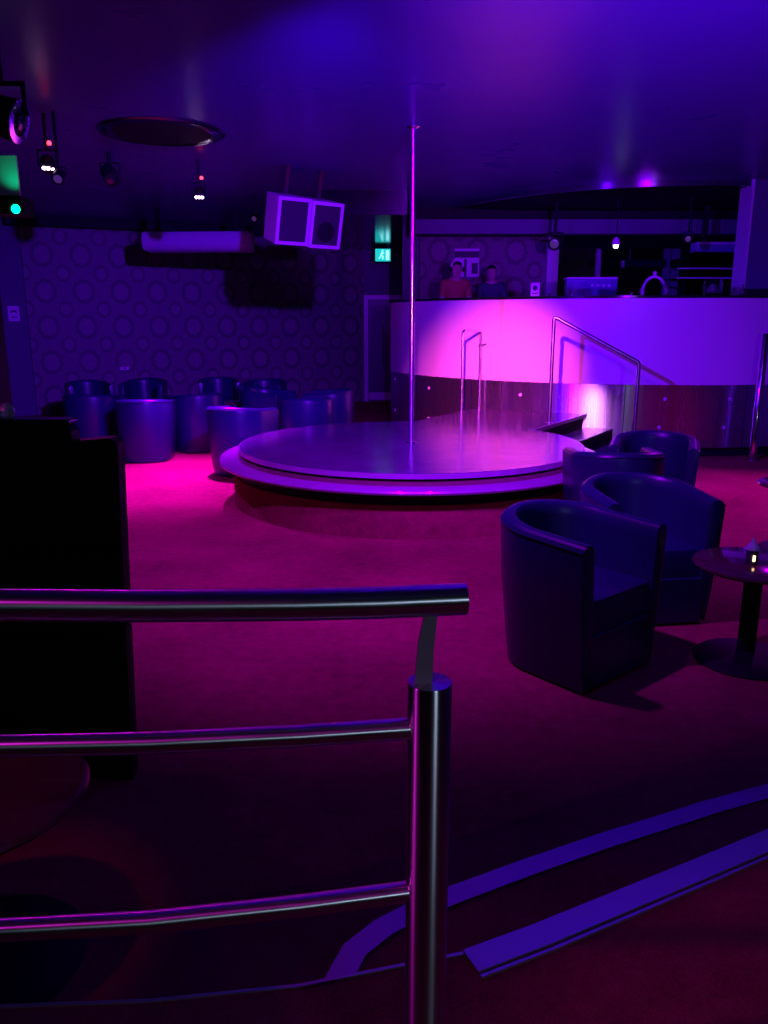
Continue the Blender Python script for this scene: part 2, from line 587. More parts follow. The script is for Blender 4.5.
def strip(path, w, z, th, left=True):
    """flat metal strip of width w along a plan path, on its inner side"""
    a, b = [], []
    for i, p in enumerate(path):
        q0, q1 = path[max(0, i - 1)], path[min(len(path) - 1, i + 1)]
        dx, dy = q1[0] - q0[0], q1[1] - q0[1]
        l = math.hypot(dx, dy)
        nx, ny = dy / l, -dx / l
        a.append(p)
        b.append((p[0] + nx * w, p[1] + ny * w))
    bm = bmesh.new()
    k = len(path)
    top_a = [bm.verts.new((*p, z + th)) for p in a]
    top_b = [bm.verts.new((*p, z + th)) for p in b]
    bot_a = [bm.verts.new((*p, z - 0.03)) for p in a]
    bot_b = [bm.verts.new((*p, z - 0.001)) for p in b]
    for i in range(k - 1):
        bm.faces.new([top_a[i], top_b[i], top_b[i + 1], top_a[i + 1]])
        bm.faces.new([bot_a[i], top_a[i], top_a[i + 1], bot_a[i + 1]])
        bm.faces.new([top_b[i], bot_b[i], bot_b[i + 1], top_b[i + 1]])
        bm.faces.new([bot_a[i], bot_a[i + 1], bot_b[i + 1], bot_b[i]])
    bm.faces.new([bot_a[0], bot_b[0], top_b[0], top_a[0]])
    bm.faces.new([bot_a[-1], top_a[-1], top_b[-1], bot_b[-1]])
    return bm


build('step_nosing', strip(stepo, 0.062, PZ - 0.17, 0.006), M['nosing'], plat)
build('platform_nosing', strip(edge[7:], 0.062, PZ, 0.008), M['nosing'], plat)


def offset_path(path, w):
    out = []
    for i, p in enumerate(path):
        q0, q1 = path[max(0, i - 1)], path[min(len(path) - 1, i + 1)]
        dx, dy = q1[0] - q0[0], q1[1] - q0[1]
        l = math.hypot(dx, dy)
        out.append((p[0] + dy / l * w, p[1] - dx / l * w))
    return out


build('platform_nosing_lip', strip(offset_path(edge[7:], 0.069), 0.007, PZ, 0.006), M['nosing'], plat)
build('edge_trim', strip(edge[:8], 0.007, PZ, 0.004), M['nosing'], plat)
# guard rail
rail = empty('guard_rail', (0.062, 1.0, PZ), 0, 'three-bar steel guard rail on the platform right in front of the camera', 'railing')


def rp(x, y, z):
    return (x - 0.062, y - 1.0, z - PZ)


top_z, mid_z, bot_z = 1.261, 1.075, 0.816
tp = [(-1.9, 1.17), (-1.4, 1.06), (-0.95, 1.0), (-0.497, 0.980), (-0.302, 0.976), (-0.109, 0.981), (0.0, 0.989), (0.108, 1.003)]
build('top_bar', tube([rp(x, y, top_z) for x, y in tp], 0.0212, 40), M['railchrome'], rail, smooth=True)
mp = [(-1.9, 1.1), (-1.4, 0.99), (-0.95, 0.955), (-0.505, 0.951), (-0.31, 0.959), (-0.113, 0.978), (0.05, 1.0)]
build('middle_bar', tube([rp(x, y, mid_z) for x, y in mp], 0.0150, 32), M['railchrome'], rail, smooth=True)
bp = [(-1.9, 1.07), (-1.4, 0.96), (-0.95, 0.925), (-0.52, 0.922), (-0.321, 0.937), (-0.119, 0.968), (0.05, 1.0)]
build('bottom_bar', tube([rp(x, y, bot_z) for x, y in bp], 0.0150, 32), M['railchrome'], rail, smooth=True)
pb = lathe([(0.0305, 0.0), (0.0305, 1.144 - PZ - 0.002), (0.0295, 1.144 - PZ)], 40)
post = build('post', pb, M['poststeel'], rail, smooth=True)
build('base_flange', lathe([(0.055, 0), (0.055, 0.008), (0.03, 0.010)], 32), M['chrome'], rail, smooth=True)
bl = bmesh.new()
prof = [(-0.021, 1.140), (0.003, 1.140), (0.0045, 1.19), (0.009, 1.248), (-0.007, 1.248), (-0.0165, 1.20)]
va = [bl.verts.new((x, -0.006, z - PZ)) for x, z in prof]
vb = [bl.verts.new((x, 0.006, z - PZ)) for x, z in prof]
bl.faces.new(va)
bl.faces.new(vb[::-1])
for i in range(6):
    j = (i + 1) % 6
    bl.faces.new([va[i], vb[i], vb[j], va[j]])
build('bracket_blade', bl, M['blade'], rail)
post2 = copy_tree(post)
post2.location = rp(-1.35, 1.0, PZ)

# ================================================================== STAGE
SC = Vector((0.25, 7.49))
SZ = 0.5
SR = 1.6
U = Vector((0.53, 0.848))
Nn = Vector((0.848, -0.53))
BC, BR = Vector((3.7, 13.35)), 3.75
stage = empty('round_stage', (SC.x, SC.y, 0), 0, 'low round dance stage with glossy top, double edge and walkway to the booth', 'stage')


def sl(u, n):
    return (U.x * u + Nn.x * n, U.y * u + Nn.y * n)


def hit_booth(n, r=BR):
    lo, hi = 1.5, 4.5
    for _ in range(50):
        m_ = (lo + hi) / 2
        p = sl(m_, n)
        if (Vector((p[0] + SC.x, p[1] + SC.y)) - BC).length > r:
            lo = m_
        else:
            hi = m_
    return lo


NL, NR = -0.78, 0.645


def stage_outline(r, nl, nr, gap=0.004):
    ul = math.sqrt(r * r - nl * nl)
    ur = math.sqrt(r * r - nr * nr)
    pl, pr = sl(ul, nl), sl(ur, nr)
    aL, aR = math.atan2(pl[1], pl[0]), math.atan2(pr[1], pr[0])
    aR_ = aR + 2 * PI if aR < aL else aR
    out = arc((0, 0), r, aL, aR_, 90)
    k = 8
    for i in range(k + 1):
        n_ = nr + (nl - nr) * i / k
        out.append(sl(hit_booth(n_, BR + gap), n_))
    return out


top = build('stage_floor', prism(stage_outline(SR - 0.012, NL, NR), SZ - 0.03, SZ), M['stage'], stage)
build('edge_band', prism(stage_outline(SR, NL - 0.012, NR + 0.012), SZ - 0.042, SZ - 0.004), M['lip'], stage)
build('groove', prism(arc((0, 0), SR - 0.05, 0, 2 * PI * 71 / 72, 71), SZ - 0.064, SZ - 0.042), M['black'], stage)
build('lower_band', lathe([(0.5, SZ - 0.095), (SR + 0.006, SZ - 0.095), (SR + 0.006, SZ - 0.064), (0.5, SZ - 0.064)], 96), M['mahog'], stage, smooth=True)
lipb = lathe([(0.5, SZ - 0.140), (1.735, SZ - 0.140), (1.768, SZ - 0.133), (1.777, SZ - 0.117), (1.768, SZ - 0.102), (1.745, SZ - 0.096), (0.5, SZ - 0.096)], 96)
build('lower_lip', lipb, M['lip'], stage, smooth=True)
build('plinth', lathe([(0.0, 0.0), (1.65, 0.0), (1.65, 0.262), (1.64, 0.268), (0.0, 0.268)], 96), M['carpet'], stage, smooth=True)
build('lip_shade_ring', lathe([(0.0, 0.268), (1.632, 0.268), (1.632, SZ - 0.14), (0.0, SZ - 0.14)], 96), M['black'], stage, smooth=True)  # black ring stands in for the shade under the lip
wk = [sl(1.3, NL + 0.02), sl(1.3, NR - 0.02)] + [sl(hit_booth(NR - 0.02 + (NL - NR + 0.04) * i / 6, BR + 0.004), NR - 0.02 + (NL - NR + 0.04) * i / 6) for i in range(7)]
build('walkway_base', prism(wk[::-1], 0.0, SZ - 0.055), M['black'], stage)
# steps at the right of the walkway
for k, (n0, n1, z) in enumerate([(NR + 0.014, NR + 0.33, 0.335), (NR + 0.334, NR + 0.62, 0.17)]):
    u0 = 1.52 + 0.06 * k
    pp = [sl(u0, n0), sl(u0 + 0.04, n1)] + [sl(hit_booth(n1 + (n0 - n1) * i / 4, BR + 0.004), n1 + (n0 - n1) * i / 4) for i in range(5)]
    st = build('step', prism(pp, 0.0, z - 0.02), M['black'], stage)
    build('tread', prism(pp, z - 0.02, z), M['stage'], st)
# edge nosing of the walkway over the steps
u0, u1 = 1.47, hit_booth(NR + 0.01, BR + 0.006)
build('walkway_nosing', prism([sl(u0, NR + 0.0), sl(u0, NR + 0.03), sl(u1 - 0.02, NR + 0.03), sl(u1 - 0.02, NR + 0.0)], SZ - 0.03, SZ + 0.006), M['lip'], stage)

# pole
pole = empty('dance_pole', (SC.x + 0.005, SC.y - 0.005, SZ), 0, 'tall shiny steel dance pole standing in the middle of the round stage', 'pole')
build('shaft', lathe([(0.024, 0.004), (0.024, CZ - SZ - 0.004)], 28), M['brass'], pole, smooth=True)
build('floor_flange', lathe([(0.05, 0.0), (0.05, 0.006), (0.027, 0.012)], 28), M['chrome'], pole, smooth=True)
build('ceiling_flange', lathe([(0.06, CZ - SZ), (0.06, CZ - SZ - 0.012), (0.027, CZ - SZ - 0.03)], 28), M['chrome'], pole, smooth=True)

# small grab rail on the walkway's left side
g0 = sl(2.52, NL + 0.05)
g1 = sl(hit_booth(NL + 0.05) - 0.06, NL + 0.05)
grab = empty('grab_rail', (SC.x + g0[0], SC.y + g0[1], SZ), 0, 'narrow upright steel hoop rail where the walkway meets the booth', 'railing')
dx, dy = g1[0] - g0[0], g1[1] - g0[1]
build('hoop', tube(round_corner([(0, 0, 0.004), (0, 0, 0.99), (dx, dy, 0.99), (dx, dy, 0.004)], 0.05), 0.018, 20), M['railsteel'], grab, smooth=True)
for q in ((0, 0), (dx, dy)):
    build('floor_flange', lathe([(0.04, 0), (0.04, 0.005), (0.02, 0.009)], 24, (q[0], q[1], 0)), M['railsteel'], grab, smooth=True)
build('clamp', tube([(dx - 0.03, dy - 0.01, 0.80), (dx + 0.07, dy + 0.0, 0.82)], 0.012, 12), M['railsteel'], grab, smooth=True)

# sloping handrail beside the steps
h0, h1 = sl(2.08, 0.585), sl(2.35, 1.46)
hr = empty('step_handrail', (SC.x + h0[0], SC.y + h0[1], 0), 0, 'sloping steel handrail running down the steps to the right of the stage', 'railing')
dx, dy = h1[0] - h0[0], h1[1] - h0[1]
build('rail', tube(round_corner([(0, 0, SZ + 0.004), (0, 0, 1.655), (dx, dy, 1.175), (dx, dy, 0.004)], 0.035), 0.021, 24), M['railsteel'], hr, smooth=True)
build('floor_flange', lathe([(0.045, 0), (0.045, 0.005), (0.023, 0.009)], 24, (0, 0, SZ)), M['railsteel'], hr, smooth=True)
build('floor_flange', lathe([(0.045, 0), (0.045, 0.005), (0.023, 0.009)], 24, (dx, dy, 0)), M['railsteel'], hr, smooth=True)

# ================================================================== BOOTH COUNTER
booth = empty('booth_counter', (BC.x, BC.y - BR, 0), 0, 'curved booth counter with white upper panel above brushed steel sheets', 'counter')


def bpl(r, a):
    return (r * math.cos(a), r * math.sin(a) + BR)


AL = math.atan2(12.28 - BC.y, 0.106 - BC.x) + 2 * PI
AR_ = math.radians(294.5)


def ring(r0, r1, z0, z1, a0=AL, a1=AR_, n=72):
    o_ = [bpl(r1, a0 + (a1 - a0) * i / n) for i in range(n + 1)]
    i_ = [bpl(r0, a1 + (a0 - a1) * i / n) for i in range(n + 1)]
    return prism(o_ + i_, z0, z1)


def b_ang(px_x):
    """angle on the drum whose surface lies under an x position"""
    return 2 * PI - math.acos((px_x - BC.x) / BR)


build('plinth', ring(BR - 0.14, BR - 0.06, 0.0, 0.11), M['black'], booth, smooth=True)
build('steel_panel', ring(BR - 0.10, BR, 0.11, 0.862), M['sheet'], booth, smooth=True)
build('white_panel', ring(BR - 0.10, BR + 0.004, 0.866, 1.868), M['white'], booth, smooth=True)
build('counter_top', ring(BR - 0.42, BR + 0.022, 1.874, 1.90), M['blackgloss'], booth, smooth=True)
build('end_panel', prism([bpl(BR - 0.10, AL), bpl(BR, AL), (bpl(BR, AL)[0] + 0.02, bpl(BR, AL)[1] + 0.9), (bpl(BR, AL)[0] + 0.12, bpl(BR, AL)[1] + 0.9)], 0.0, 1.868), M['plain'], booth)
dk = [bpl(BR - 0.12, AL + (b_ang(4.36) - AL) * i / 40) for i in range(41)] + [(0.66, BR - 0.0), (-3.05, BR - 0.0)]
build('booth_deck', prism(dk, 0.70, 0.86), M['black'], booth)


for sx, sz in [(0.165, 0.76), (0.165, 0.30), (0.62, 0.70), (2.33, 0.66), (3.36, 0.70), (4.14, 0.70), (1.72, 0.70), (4.10, 0.36), (3.32, 0.36), (0.62, 0.28)]:
    a = b_ang(sx)
    p = bpl(BR + 0.0, a)
    mt = to((p[0], p[1], sz), (math.cos(a), math.sin(a), 0))
    build('screw_cap', lathe([(0.022, -0.002), (0.022, 0.006), (0.012, 0.012), (0, 0.013)], 16, mtx=mt), M['cab'], booth, smooth=True)
for sx in (1.15, 2.9, 4.35):
    a = b_ang(sx)
    build('sheet_joint', ring(BR - 0.01, BR + 0.002, 0.112, 0.860, a - 0.0012, a + 0.0012, 2), M['black'], booth)


# ================================================================== TUB CHAIRS
def tub_path(n=28, w=0.328, arm=0.32):
    """U in plan; chair faces -y. returns list of (x, y, nx, ny, t) outward normals, t = 0 at arm ends, 1 at the back"""
    out = []
    for i in range(7):
        s = i / 6
        out.append((-w, -arm + arm * s, -1, 0, 0.35 * s))
    for i in range(1, n):
        a = PI - PI * i / n
        out.append((w * math.cos(a), w * 0.95 * math.sin(a), math.cos(a), math.sin(a), 0.35 + 0.65 * math.sin(a)))
    for i in range(7):
        s = i / 6
        out.append((w, -arm * s, 1, 0, 0.35 * (1 - s)))
    return out


def make_tub(label, group):
    root = empty('tub_chair', (0, 0, 0), 0, label, 'chair', group)
    bm = bmesh.new()
    rows = []
    th = 0.085
    for x, y, nx, ny, t in tub_path():
        zt = 0.695 + 0.05 * t
        col = []
        prof = [(-0.055, 0.014), (-0.042, 0.12), (-0.012, 0.42), (0.0, zt - 0.05), (-0.006, zt - 0.02), (-0.025, zt - 0.003), (-th * 0.5, zt),
                (-th + 0.018, zt - 0.006), (-th + 0.003, zt - 0.028), (-th, zt - 0.07), (-th - 0.012, 0.40), (-th - 0.02, 0.20)]
        for off, z in prof:
            col.append(bm.verts.new((x + nx * off, y + ny * off, z)))
        rows.append(col)
    for a, b in zip(rows, rows[1:]):
        for i in range(len(a) - 1):
            bm.faces.new([a[i], b[i], b[i + 1], a[i + 1]])
    # arm fronts bulge a little
    for col, fl in ((rows[0], 1), (rows[-1], -1)):
        c = bm.verts.new(sum((v.co for v in col), Vector()) / len(col) + Vector((0, -0.02, 0.06)))
        for i in range(len(col)):
            bm.faces.new([col[i], col[(i + 1) % len(col)], c])
    shell = build('shell', bm, M['leather'], root, smooth=True)
    pip = [(x + nx * -0.002, y + ny * -0.002, 0.695 + 0.05 * t - 0.030) for x, y, nx, ny, t in tub_path()]
    build('piping', tube(pip, 0.005, 8), M['leather'], shell, smooth=True)
    # seat cushion
    cs = [(-0.27, -0.315), (0.27, -0.315)]
    pl = [(0.25, -0.31)] + [(0.248 * math.cos(PI * i / 16), 0.235 * math.sin(PI * i / 16)) for i in range(17)] + [(-0.25, -0.31)]
    bm = bmesh.new()
    lv = []
    for z, s in [(0.27, 1.0), (0.395, 1.0), (0.42, 0.97), (0.43, 0.88)]:
        lv.append([bm.verts.new((x * s, (y + 0.05) * s - 0.05, z)) for x, y in pl])
    for a, b in zip(lv, lv[1:]):
        for i in range(len(a)):
            j = (i + 1) % len(a)
            bm.faces.new([a[i], a[j], b[j], b[i]])
    bm.faces.new(lv[0][::-1])
    bm.faces.new(lv[-1])
    build('seat', bm, M['leather'], root, smooth=True)
    build('front_panel', box((-0.248, -0.325, 0.014), (0.248, -0.29, 0.268)), M['leather'], root, bevel=0.006)
    for sx in (-0.21, 0.21):
        for sy in (-0.26, 0.12):
            build('foot', lathe([(0.018, 0), (0.020, 0.02)], 14, (sx, sy, 0)), M['black'], root, smooth=True)
    return root


G1 = 'tub chairs by the right-hand tables'
G2 = 'tub chairs in front of the papered wall'
first = [None]


def chair(x, y, face, label, group):
    """face = direction the chair looks at (dx, dy)"""
    rz = math.atan2(face[1], face[0]) + PI / 2
    if first[0] is None:
        o = first[0] = make_tub(label, group)
    else:
        o = copy_tree(first[0])
        o['label'] = label
        o['group'] = group
    o.location = (x, y, 0)
    o.rotation_euler = (0, 0, rz)
    return o


chair(0.875, 3.67, (0.65, -0.76), 'nearest dark tub chair, its open front turned towards the low table at the right', G1)
chair(1.44, 4.40, (0.14, -1.0), 'dark tub chair directly behind the nearest one, facing the camera', G1)
chair(1.66, 5.64, (0.05, 1.0), 'dark tub chair beside the stage edge, turned with its back to the camera', G1)
chair(2.14, 6.27, (-0.35, -0.94), 'dark tub chair farthest back of the four by the stage steps, lit blue inside', G1)
# back group, left cluster
chair(-3.66, 10.02, (0.05, 1.0), 'tub chair half hidden behind the tall black partition, its back to the camera', G2)
chair(-2.81, 9.40, (-0.12, 1.0), 'tub chair whose rounded back stands at the left edge of the bright pink floor patch', G2)
chair(-2.34, 10.10, (-0.6, 0.8), 'blue-lit tub chair just right of the purple one by the pink floor patch', G2)
chair(-4.40, 12.0, (0.5, -0.87), 'tub chair farthest left against the papered wall, seen as a dark rim', G2)
chair(-3.66, 12.4, (0.02, -1.0), 'tub chair near the wall behind the gap between the two leftmost near chairs', G2)
# right cluster
chair(-1.57, 8.55, (0.35, 0.94), 'tub chair right beside the left edge of the round stage', G2)
chair(-2.58, 12.60, (0.25, -0.97), 'tub chair against the papered wall below the air conditioner', G2)
chair(-1.80, 12.25, (-0.15, -0.99), 'tub chair against the papered wall below the hanging speakers', G2)
chair(-1.60, 10.72, (0.9, -0.3), 'tub chair at the middle of the far seating, behind the one at the stage edge', G2)
chair(-0.92, 9.55, (-0.2, 1.0), 'tub chair showing its open back rim just behind the left part of the stage', G2)
chair(-0.70, 10.65, (-0.95, 0.1), 'rightmost tub chair of the far seating, next to the passage door carpet', G2)


# ================================================================== TABLES
def make_table(label, group):
    root = empty('lounge_table', (0, 0, 0), 0, label, 'table', group)
    build('table_top', lathe([(0.10, 0.462), (0.255, 0.468), (0.276, 0.476), (0.282, 0.486), (0.277, 0.496), (0.265, 0.5)], 64), M['tabletop'], root, smooth=True)
    build('column', lathe([(0.046, 0.02), (0.042, 0.06), (0.042, 0.445), (0.09, 0.462)], 28), M['black'], root, smooth=True)
    build('base', lathe([(0.235, 0.0), (0.24, 0.008), (0.225, 0.022), (0.13, 0.04), (0.045, 0.06)], 48), M['black'], root, smooth=True)
    return root


T1 = make_table('low round dark red table at the right edge, bearing a small lantern', 'round lounge tables')
T1.location = (1.768, 3.645, 0)
T2 = copy_tree(T1)
T2['label'] = 'low round dark red table in the lower left corner behind the guard rail'
T2.location = (-1.02, 1.745, 0)
T3 = copy_tree(T1)
T3['label'] = 'round table only just showing at the right edge on the pink carpet'
T3.location = (2.95, 5.55, 0)
T4 = copy_tree(T1)
T4['label'] = 'round table among the leftmost chairs by the papered wall'
T4.location = (-3.35, 11.1, 0)
T5 = copy_tree(T1)
T5['label'] = 'round table among the chairs behind the left side of the stage'
T5.location = (-2.2, 11.45, 0)

# lantern on the right table
lan = empty('tealight_lantern', (1.735, 3.62, 0.5), 0, 'small dark lantern with a glowing front standing on the right table', 'lantern')
build('body', lathe([(0.026, 0.0), (0.03, 0.006), (0.029, 0.06), (0.022, 0.07)], 8), M['candleglass'], lan)
build('cap', lathe([(0.033, 0.07), (0.03, 0.082), (0.012, 0.105), (0.006, 0.125), (0.0, 0.128)], 8), M['cab'], lan)
build('flame_window', prism([(-0.008, -0.033), (0.002, -0.033), (0.002, -0.0285), (-0.008, -0.0285)], 0.02, 0.048), M['flame'], lan)

# ================================================================== BLACK PARTITION (left)
par = empty('black_partition', (-1.515, 2.7, 0), 0, 'tall black upholstered partition standing at the left, lower at its right end', 'partition')


def lean_panel(x0, x1b, x1t, zt0, zt1, y0, y1, rad=0.03):
    bm = bmesh.new()
    prof = [(x0, 0.0), (x1b, 0.0), (x1t, zt1 - rad)]
    for k in range(6):
        a = PI / 2 * k / 5
        prof.append((x1t - rad + rad * math.cos(a), zt1 - rad + rad * math.sin(a)))
    prof.append((x0, zt0))
    va = [bm.verts.new((x, y0, z)) for x, z in prof]
    vb = [bm.verts.new((x, y1, z)) for x, z in prof]
    bm.faces.new(va)
    bm.faces.new(vb[::-1])
    k = len(prof)
    for i in range(k):
        j = (i + 1) % k
        bm.faces.new([va[i], vb[i], vb[j], va[j]])
    return bm


build('back_panel', lean_panel(-0.9, 0.494, 0.494, 1.272, 1.288, -0.10, -0.03), M['black'], par)
build('end_panel', lean_panel(0.497, 0.605, 0.645, 1.235, 1.245, -0.11, -0.04), M['black'], par)
build('cap_rail', box((-0.9, -0.10, 1.290), (0.490, -0.02, 1.305)), M['blackgloss'], par, bevel=0.004)
build('side_knob', lathe([(0.012, 0), (0.016, 0.006), (0.014, 0.016), (0.0, 0.02)], 16, mtx=to((0.622, -0.075, 0.60), (1, -0.2, 0))), M['chrome'], par, smooth=True)

bm = bmesh.new()
bmesh.ops.create_icosphere(bm, subdivisions=2, radius=0.028)
for v in bm.verts:
    v.co.z = max(v.co.z, -0.022)
ball = build('crystal_tealight', bm, M['crystal'], loc=(-1.245, 2.645, 1.3275))
tag(ball, 'faceted crystal ball glinting on top of the black partition', 'ornament')

# plate on the left wall
pl = empty('wall_sign', (-6.247, 13.901, 1.60), math.atan2(0.6, 0.8), 'small white plate with a dark glyph on the plain left wall', 'sign')
build('plate', box((-0.09, -0.016, 0.0), (0.09, -0.003, 0.25)), M['plate'], pl, bevel=0.003)
build('glyph', tube([(-0.05, -0.018, 0.14), (-0.025, -0.018, 0.165), (0.0, -0.018, 0.172), (0.025, -0.018, 0.165), (0.05, -0.018, 0.14)], 0.012, 8), M['ink'], pl)
build('caption_bar', box((-0.05, -0.018, 0.06), (0.05, -0.0162, 0.075)), M['ink'], pl)
so = empty('wall_socket', WA + wd * 0.245 + Vector((0, 0, 0.74)), wa, 'small pale socket plate low on the papered wall above the left chairs', 'socket')
build('plate', box((-0.08, -0.012, 0), (0.08, -0.001, 0.06)), M['plate'], so, bevel=0.003)
build('switch', box((-0.02, -0.016, 0.02), (0.02, -0.012, 0.045)), M['ink'], so)

# ================================================================== AIR CONDITIONER
ac = empty('air_conditioner', (-2.80, 12.5, 2.62), math.radians(-3), 'long white air conditioner hung high before the papered wall', 'air conditioner')
prof = [(0.36, 0.0), (0.04, 0.0), (-0.02, 0.035), (-0.05, 0.10), (-0.05, 0.20), (-0.02, 0.27), (0.04, 0.285), (0.36, 0.285)]
bm = bmesh.new()
rows = []
for x, s in [(-0.82, 0.80), (-0.80, 0.95), (-0.76, 1.0), (0.76, 1.0), (0.80, 0.95), (0.82, 0.80)]:
    rows.append([bm.verts.new((x, 0.15 + (y - 0.15) * s, 0.14 + (z - 0.14) * s)) for y, z in prof])
for a, b in zip(rows, rows[1:]):
    for i in range(len(prof)):
        j = (i + 1) % len(prof)
        bm.faces.new([a[i], b[i], b[j], a[j]])
bm.faces.new(rows[0])
bm.faces.new(rows[-1][::-1])
build('casing', bm, M['acwhite'], ac, smooth=True)
for i, z in enumerate((0.085, 0.125, 0.165, 0.205)):
    build('louvre', box((-0.52, -0.064, z), (0.74, -0.045, z + 0.012)), M['acwhite'], ac)
build('control_pod', lathe([(0.04, 0), (0.035, 0.02), (0.0, 0.024)], 20, mtx=to((-0.60, -0.05, 0.17), (0, -1, 0))), M['acwhite'], ac, smooth=True)
for sx in (-0.6, 0.6):
    build('hanger', box((sx - 0.03, 0.1, 0.27), (sx + 0.03, 0.16, CZ - 2.62)), M['black'], ac)

# ================================================================== SPEAKERS
def speaker(loc, rz, roll, label, woofer):
    r = empty('hanging_speaker', loc, 0, label, 'speaker', 'speakers hung from the ceiling')
    r.rotation_euler = (math.radians(14), roll, rz)
    w, h, dp = 0.20, 0.245, 0.40
    # wedge cabinet, wider in front
    bm = bmesh.new()
    f = [(-w, -dp / 2, -h), (w, -dp / 2, -h), (w, -dp / 2, h), (-w, -dp / 2, h)]
    k = [(-w * 0.72, dp / 2, -h), (w * 0.72, dp / 2, -h), (w * 0.72, dp / 2, h), (-w * 0.72, dp / 2, h)]
    vs = [bm.verts.new(p) for p in f + k]
    for q in [(0, 1, 2, 3), (7, 6, 5, 4), (0, 4, 5, 1), (1, 5, 6, 2), (2, 6, 7, 3), (3, 7, 4, 0)]:
        bm.faces.new([vs[i] for i in q])
    build('cabinet', bm, M['cab'], r, bevel=0.006)
    g = box((-w + 0.035, -dp / 2 - 0.008, -h + 0.035), (w - 0.035, -dp / 2 - 0.001, h - 0.035))
    gr_ = build('grille', g, M['grille'], r)
    fb = bmesh.new()
    e = 0.035
    for lo, hi in [((-w, -h), (w, -h + e)), ((-w, h - e), (w, h)), ((-w, -h + e), (-w + e, h - e)), ((w - e, -h + e), (w, h - e))]:
        b_box(fb, (lo[0], -dp / 2 - 0.014, lo[1]), (hi[0], -dp / 2 - 0.0005, hi[1]))
    build('front_frame', fb, M['cab'], r)
    if woofer:
        build('cone', lathe([(0.11, 0.002), (0.10, 0.006), (0.04, 0.002), (0.03, 0.006), (0.0, 0.010)], 32, mtx=to((0, -dp / 2 - 0.008, -0.07), (0, -1, 0))), M['black'], gr_, smooth=True)
    br = bmesh.new()
    b_box(br, (-0.02, 0.02, h), (0.02, 0.05, h + 0.30))
    b_box(br, (-0.09, 0.0, h), (0.09, 0.08, h + 0.012))
    build('bracket', br, M['poststeel'], r)
    return r


speaker((-1.095, 9.35, 2.71), math.radians(34), math.radians(0.5), 'left of the two pale speakers hung from the ceiling, showing its pale side', False)
speaker((-0.755, 9.58, 2.692), math.radians(34), math.radians(0.5), 'right of the two pale speakers hung from the ceiling, with a cone behind its grille', True)

# ================================================================== EXIT SIGN
ex = empty('exit_sign', (-0.02, 15.4, 2.66), 0, 'green lit emergency exit sign above the passage door', 'sign')
build('case', box((-0.15, 0.0, 0.0), (0.15, 0.07, 0.24)), M['black'], ex, bevel=0.004)
build('lit_face', box((-0.14, -0.006, 0.01), (0.14, -0.0005, 0.23)), M['exit'], ex)
fg = bmesh.new()
b_tube(fg, [(-0.03, -0.008, 0.13), (-0.045, -0.008, 0.085), (-0.075, -0.008, 0.06)], 0.010, 8)
b_tube(fg, [(-0.03, -0.008, 0.13), (0.0, -0.008, 0.09), (-0.005, -0.008, 0.045)], 0.010, 8)
b_tube(fg, [(-0.03, -0.008, 0.13), (-0.015, -0.008, 0.175)], 0.014, 8)
b_tube(fg, [(-0.015, -0.008, 0.17), (0.02, -0.008, 0.145)], 0.008, 8)
b_lathe(fg, [(0.0, -0.016), (0.016, 0), (0.0, 0.016)], 10, (-0.005, -0.008, 0.20))
b_box(fg, (0.055, -0.009, 0.035), (0.115, -0.0065, 0.205))
build('running_figure', fg, M['exitwhite'], ex)
for sx in (-0.1, 0.1):
    build('hanger_rod', tube([(sx, 0.03, 0.238), (sx, 0.03, 2.948 - 2.66)], 0.006, 8), M['chrome'], ex)


# ================================================================== CEILING FIXTURES
def led_par(loc, aim, label, red=True):
    r = empty('led_par_light', loc, 0, label, 'stage light', 'ceiling stage lights')
    mt = to((0, 0, 0), aim)
    build('housing', lathe([(0.02, -0.10), (0.055, -0.085), (0.06, 0.03), (0.05, 0.035)], 24, mtx=mt), M['black'], r, smooth=True)
    lb = bmesh.new()
    for kx in (-0.03, 0.0, 0.03):
        b_lathe(lb, [(0.017, 0.036), (0.012, 0.046), (0.0, 0.05)], 12, (kx, 0, 0), mtx=mt)
    build('led_lens', lb, M['led'], r, smooth=True)
    up = CZ - loc[2]
    yk = bmesh.new()
    b_tube(yk, [(-0.075, 0, 0), (-0.075, 0.0, 0.12), (0.075, 0.0, 0.12), (0.075, 0, 0)], 0.008, 8)
    b_tube(yk, [(0, 0, 0.12), (0, 0, up)], 0.012, 10)
    build('yoke', yk, M['black'], r, smooth=True)
    if red:
        build('red_indicator', lathe([(0.014, -0.014), (0.018, 0), (0.012, 0.014), (0, 0.018)], 12, (0.035, -0.02, 0.17)), M['ledred'], r, smooth=True)
        build('indicator_arm', box((0.0, -0.012, 0.155), (0.035, 0.0, 0.175)), M['black'], r)
    return r


led_par((-1.95, 9.0, 2.90), (0.1, -0.9, -0.75), 'small lit stage light with red indicator hanging left of the speakers')
led_par((-2.76, 7.05, 2.85), (0.35, -0.85, -0.75), 'small lit stage light with red indicator at the far left')


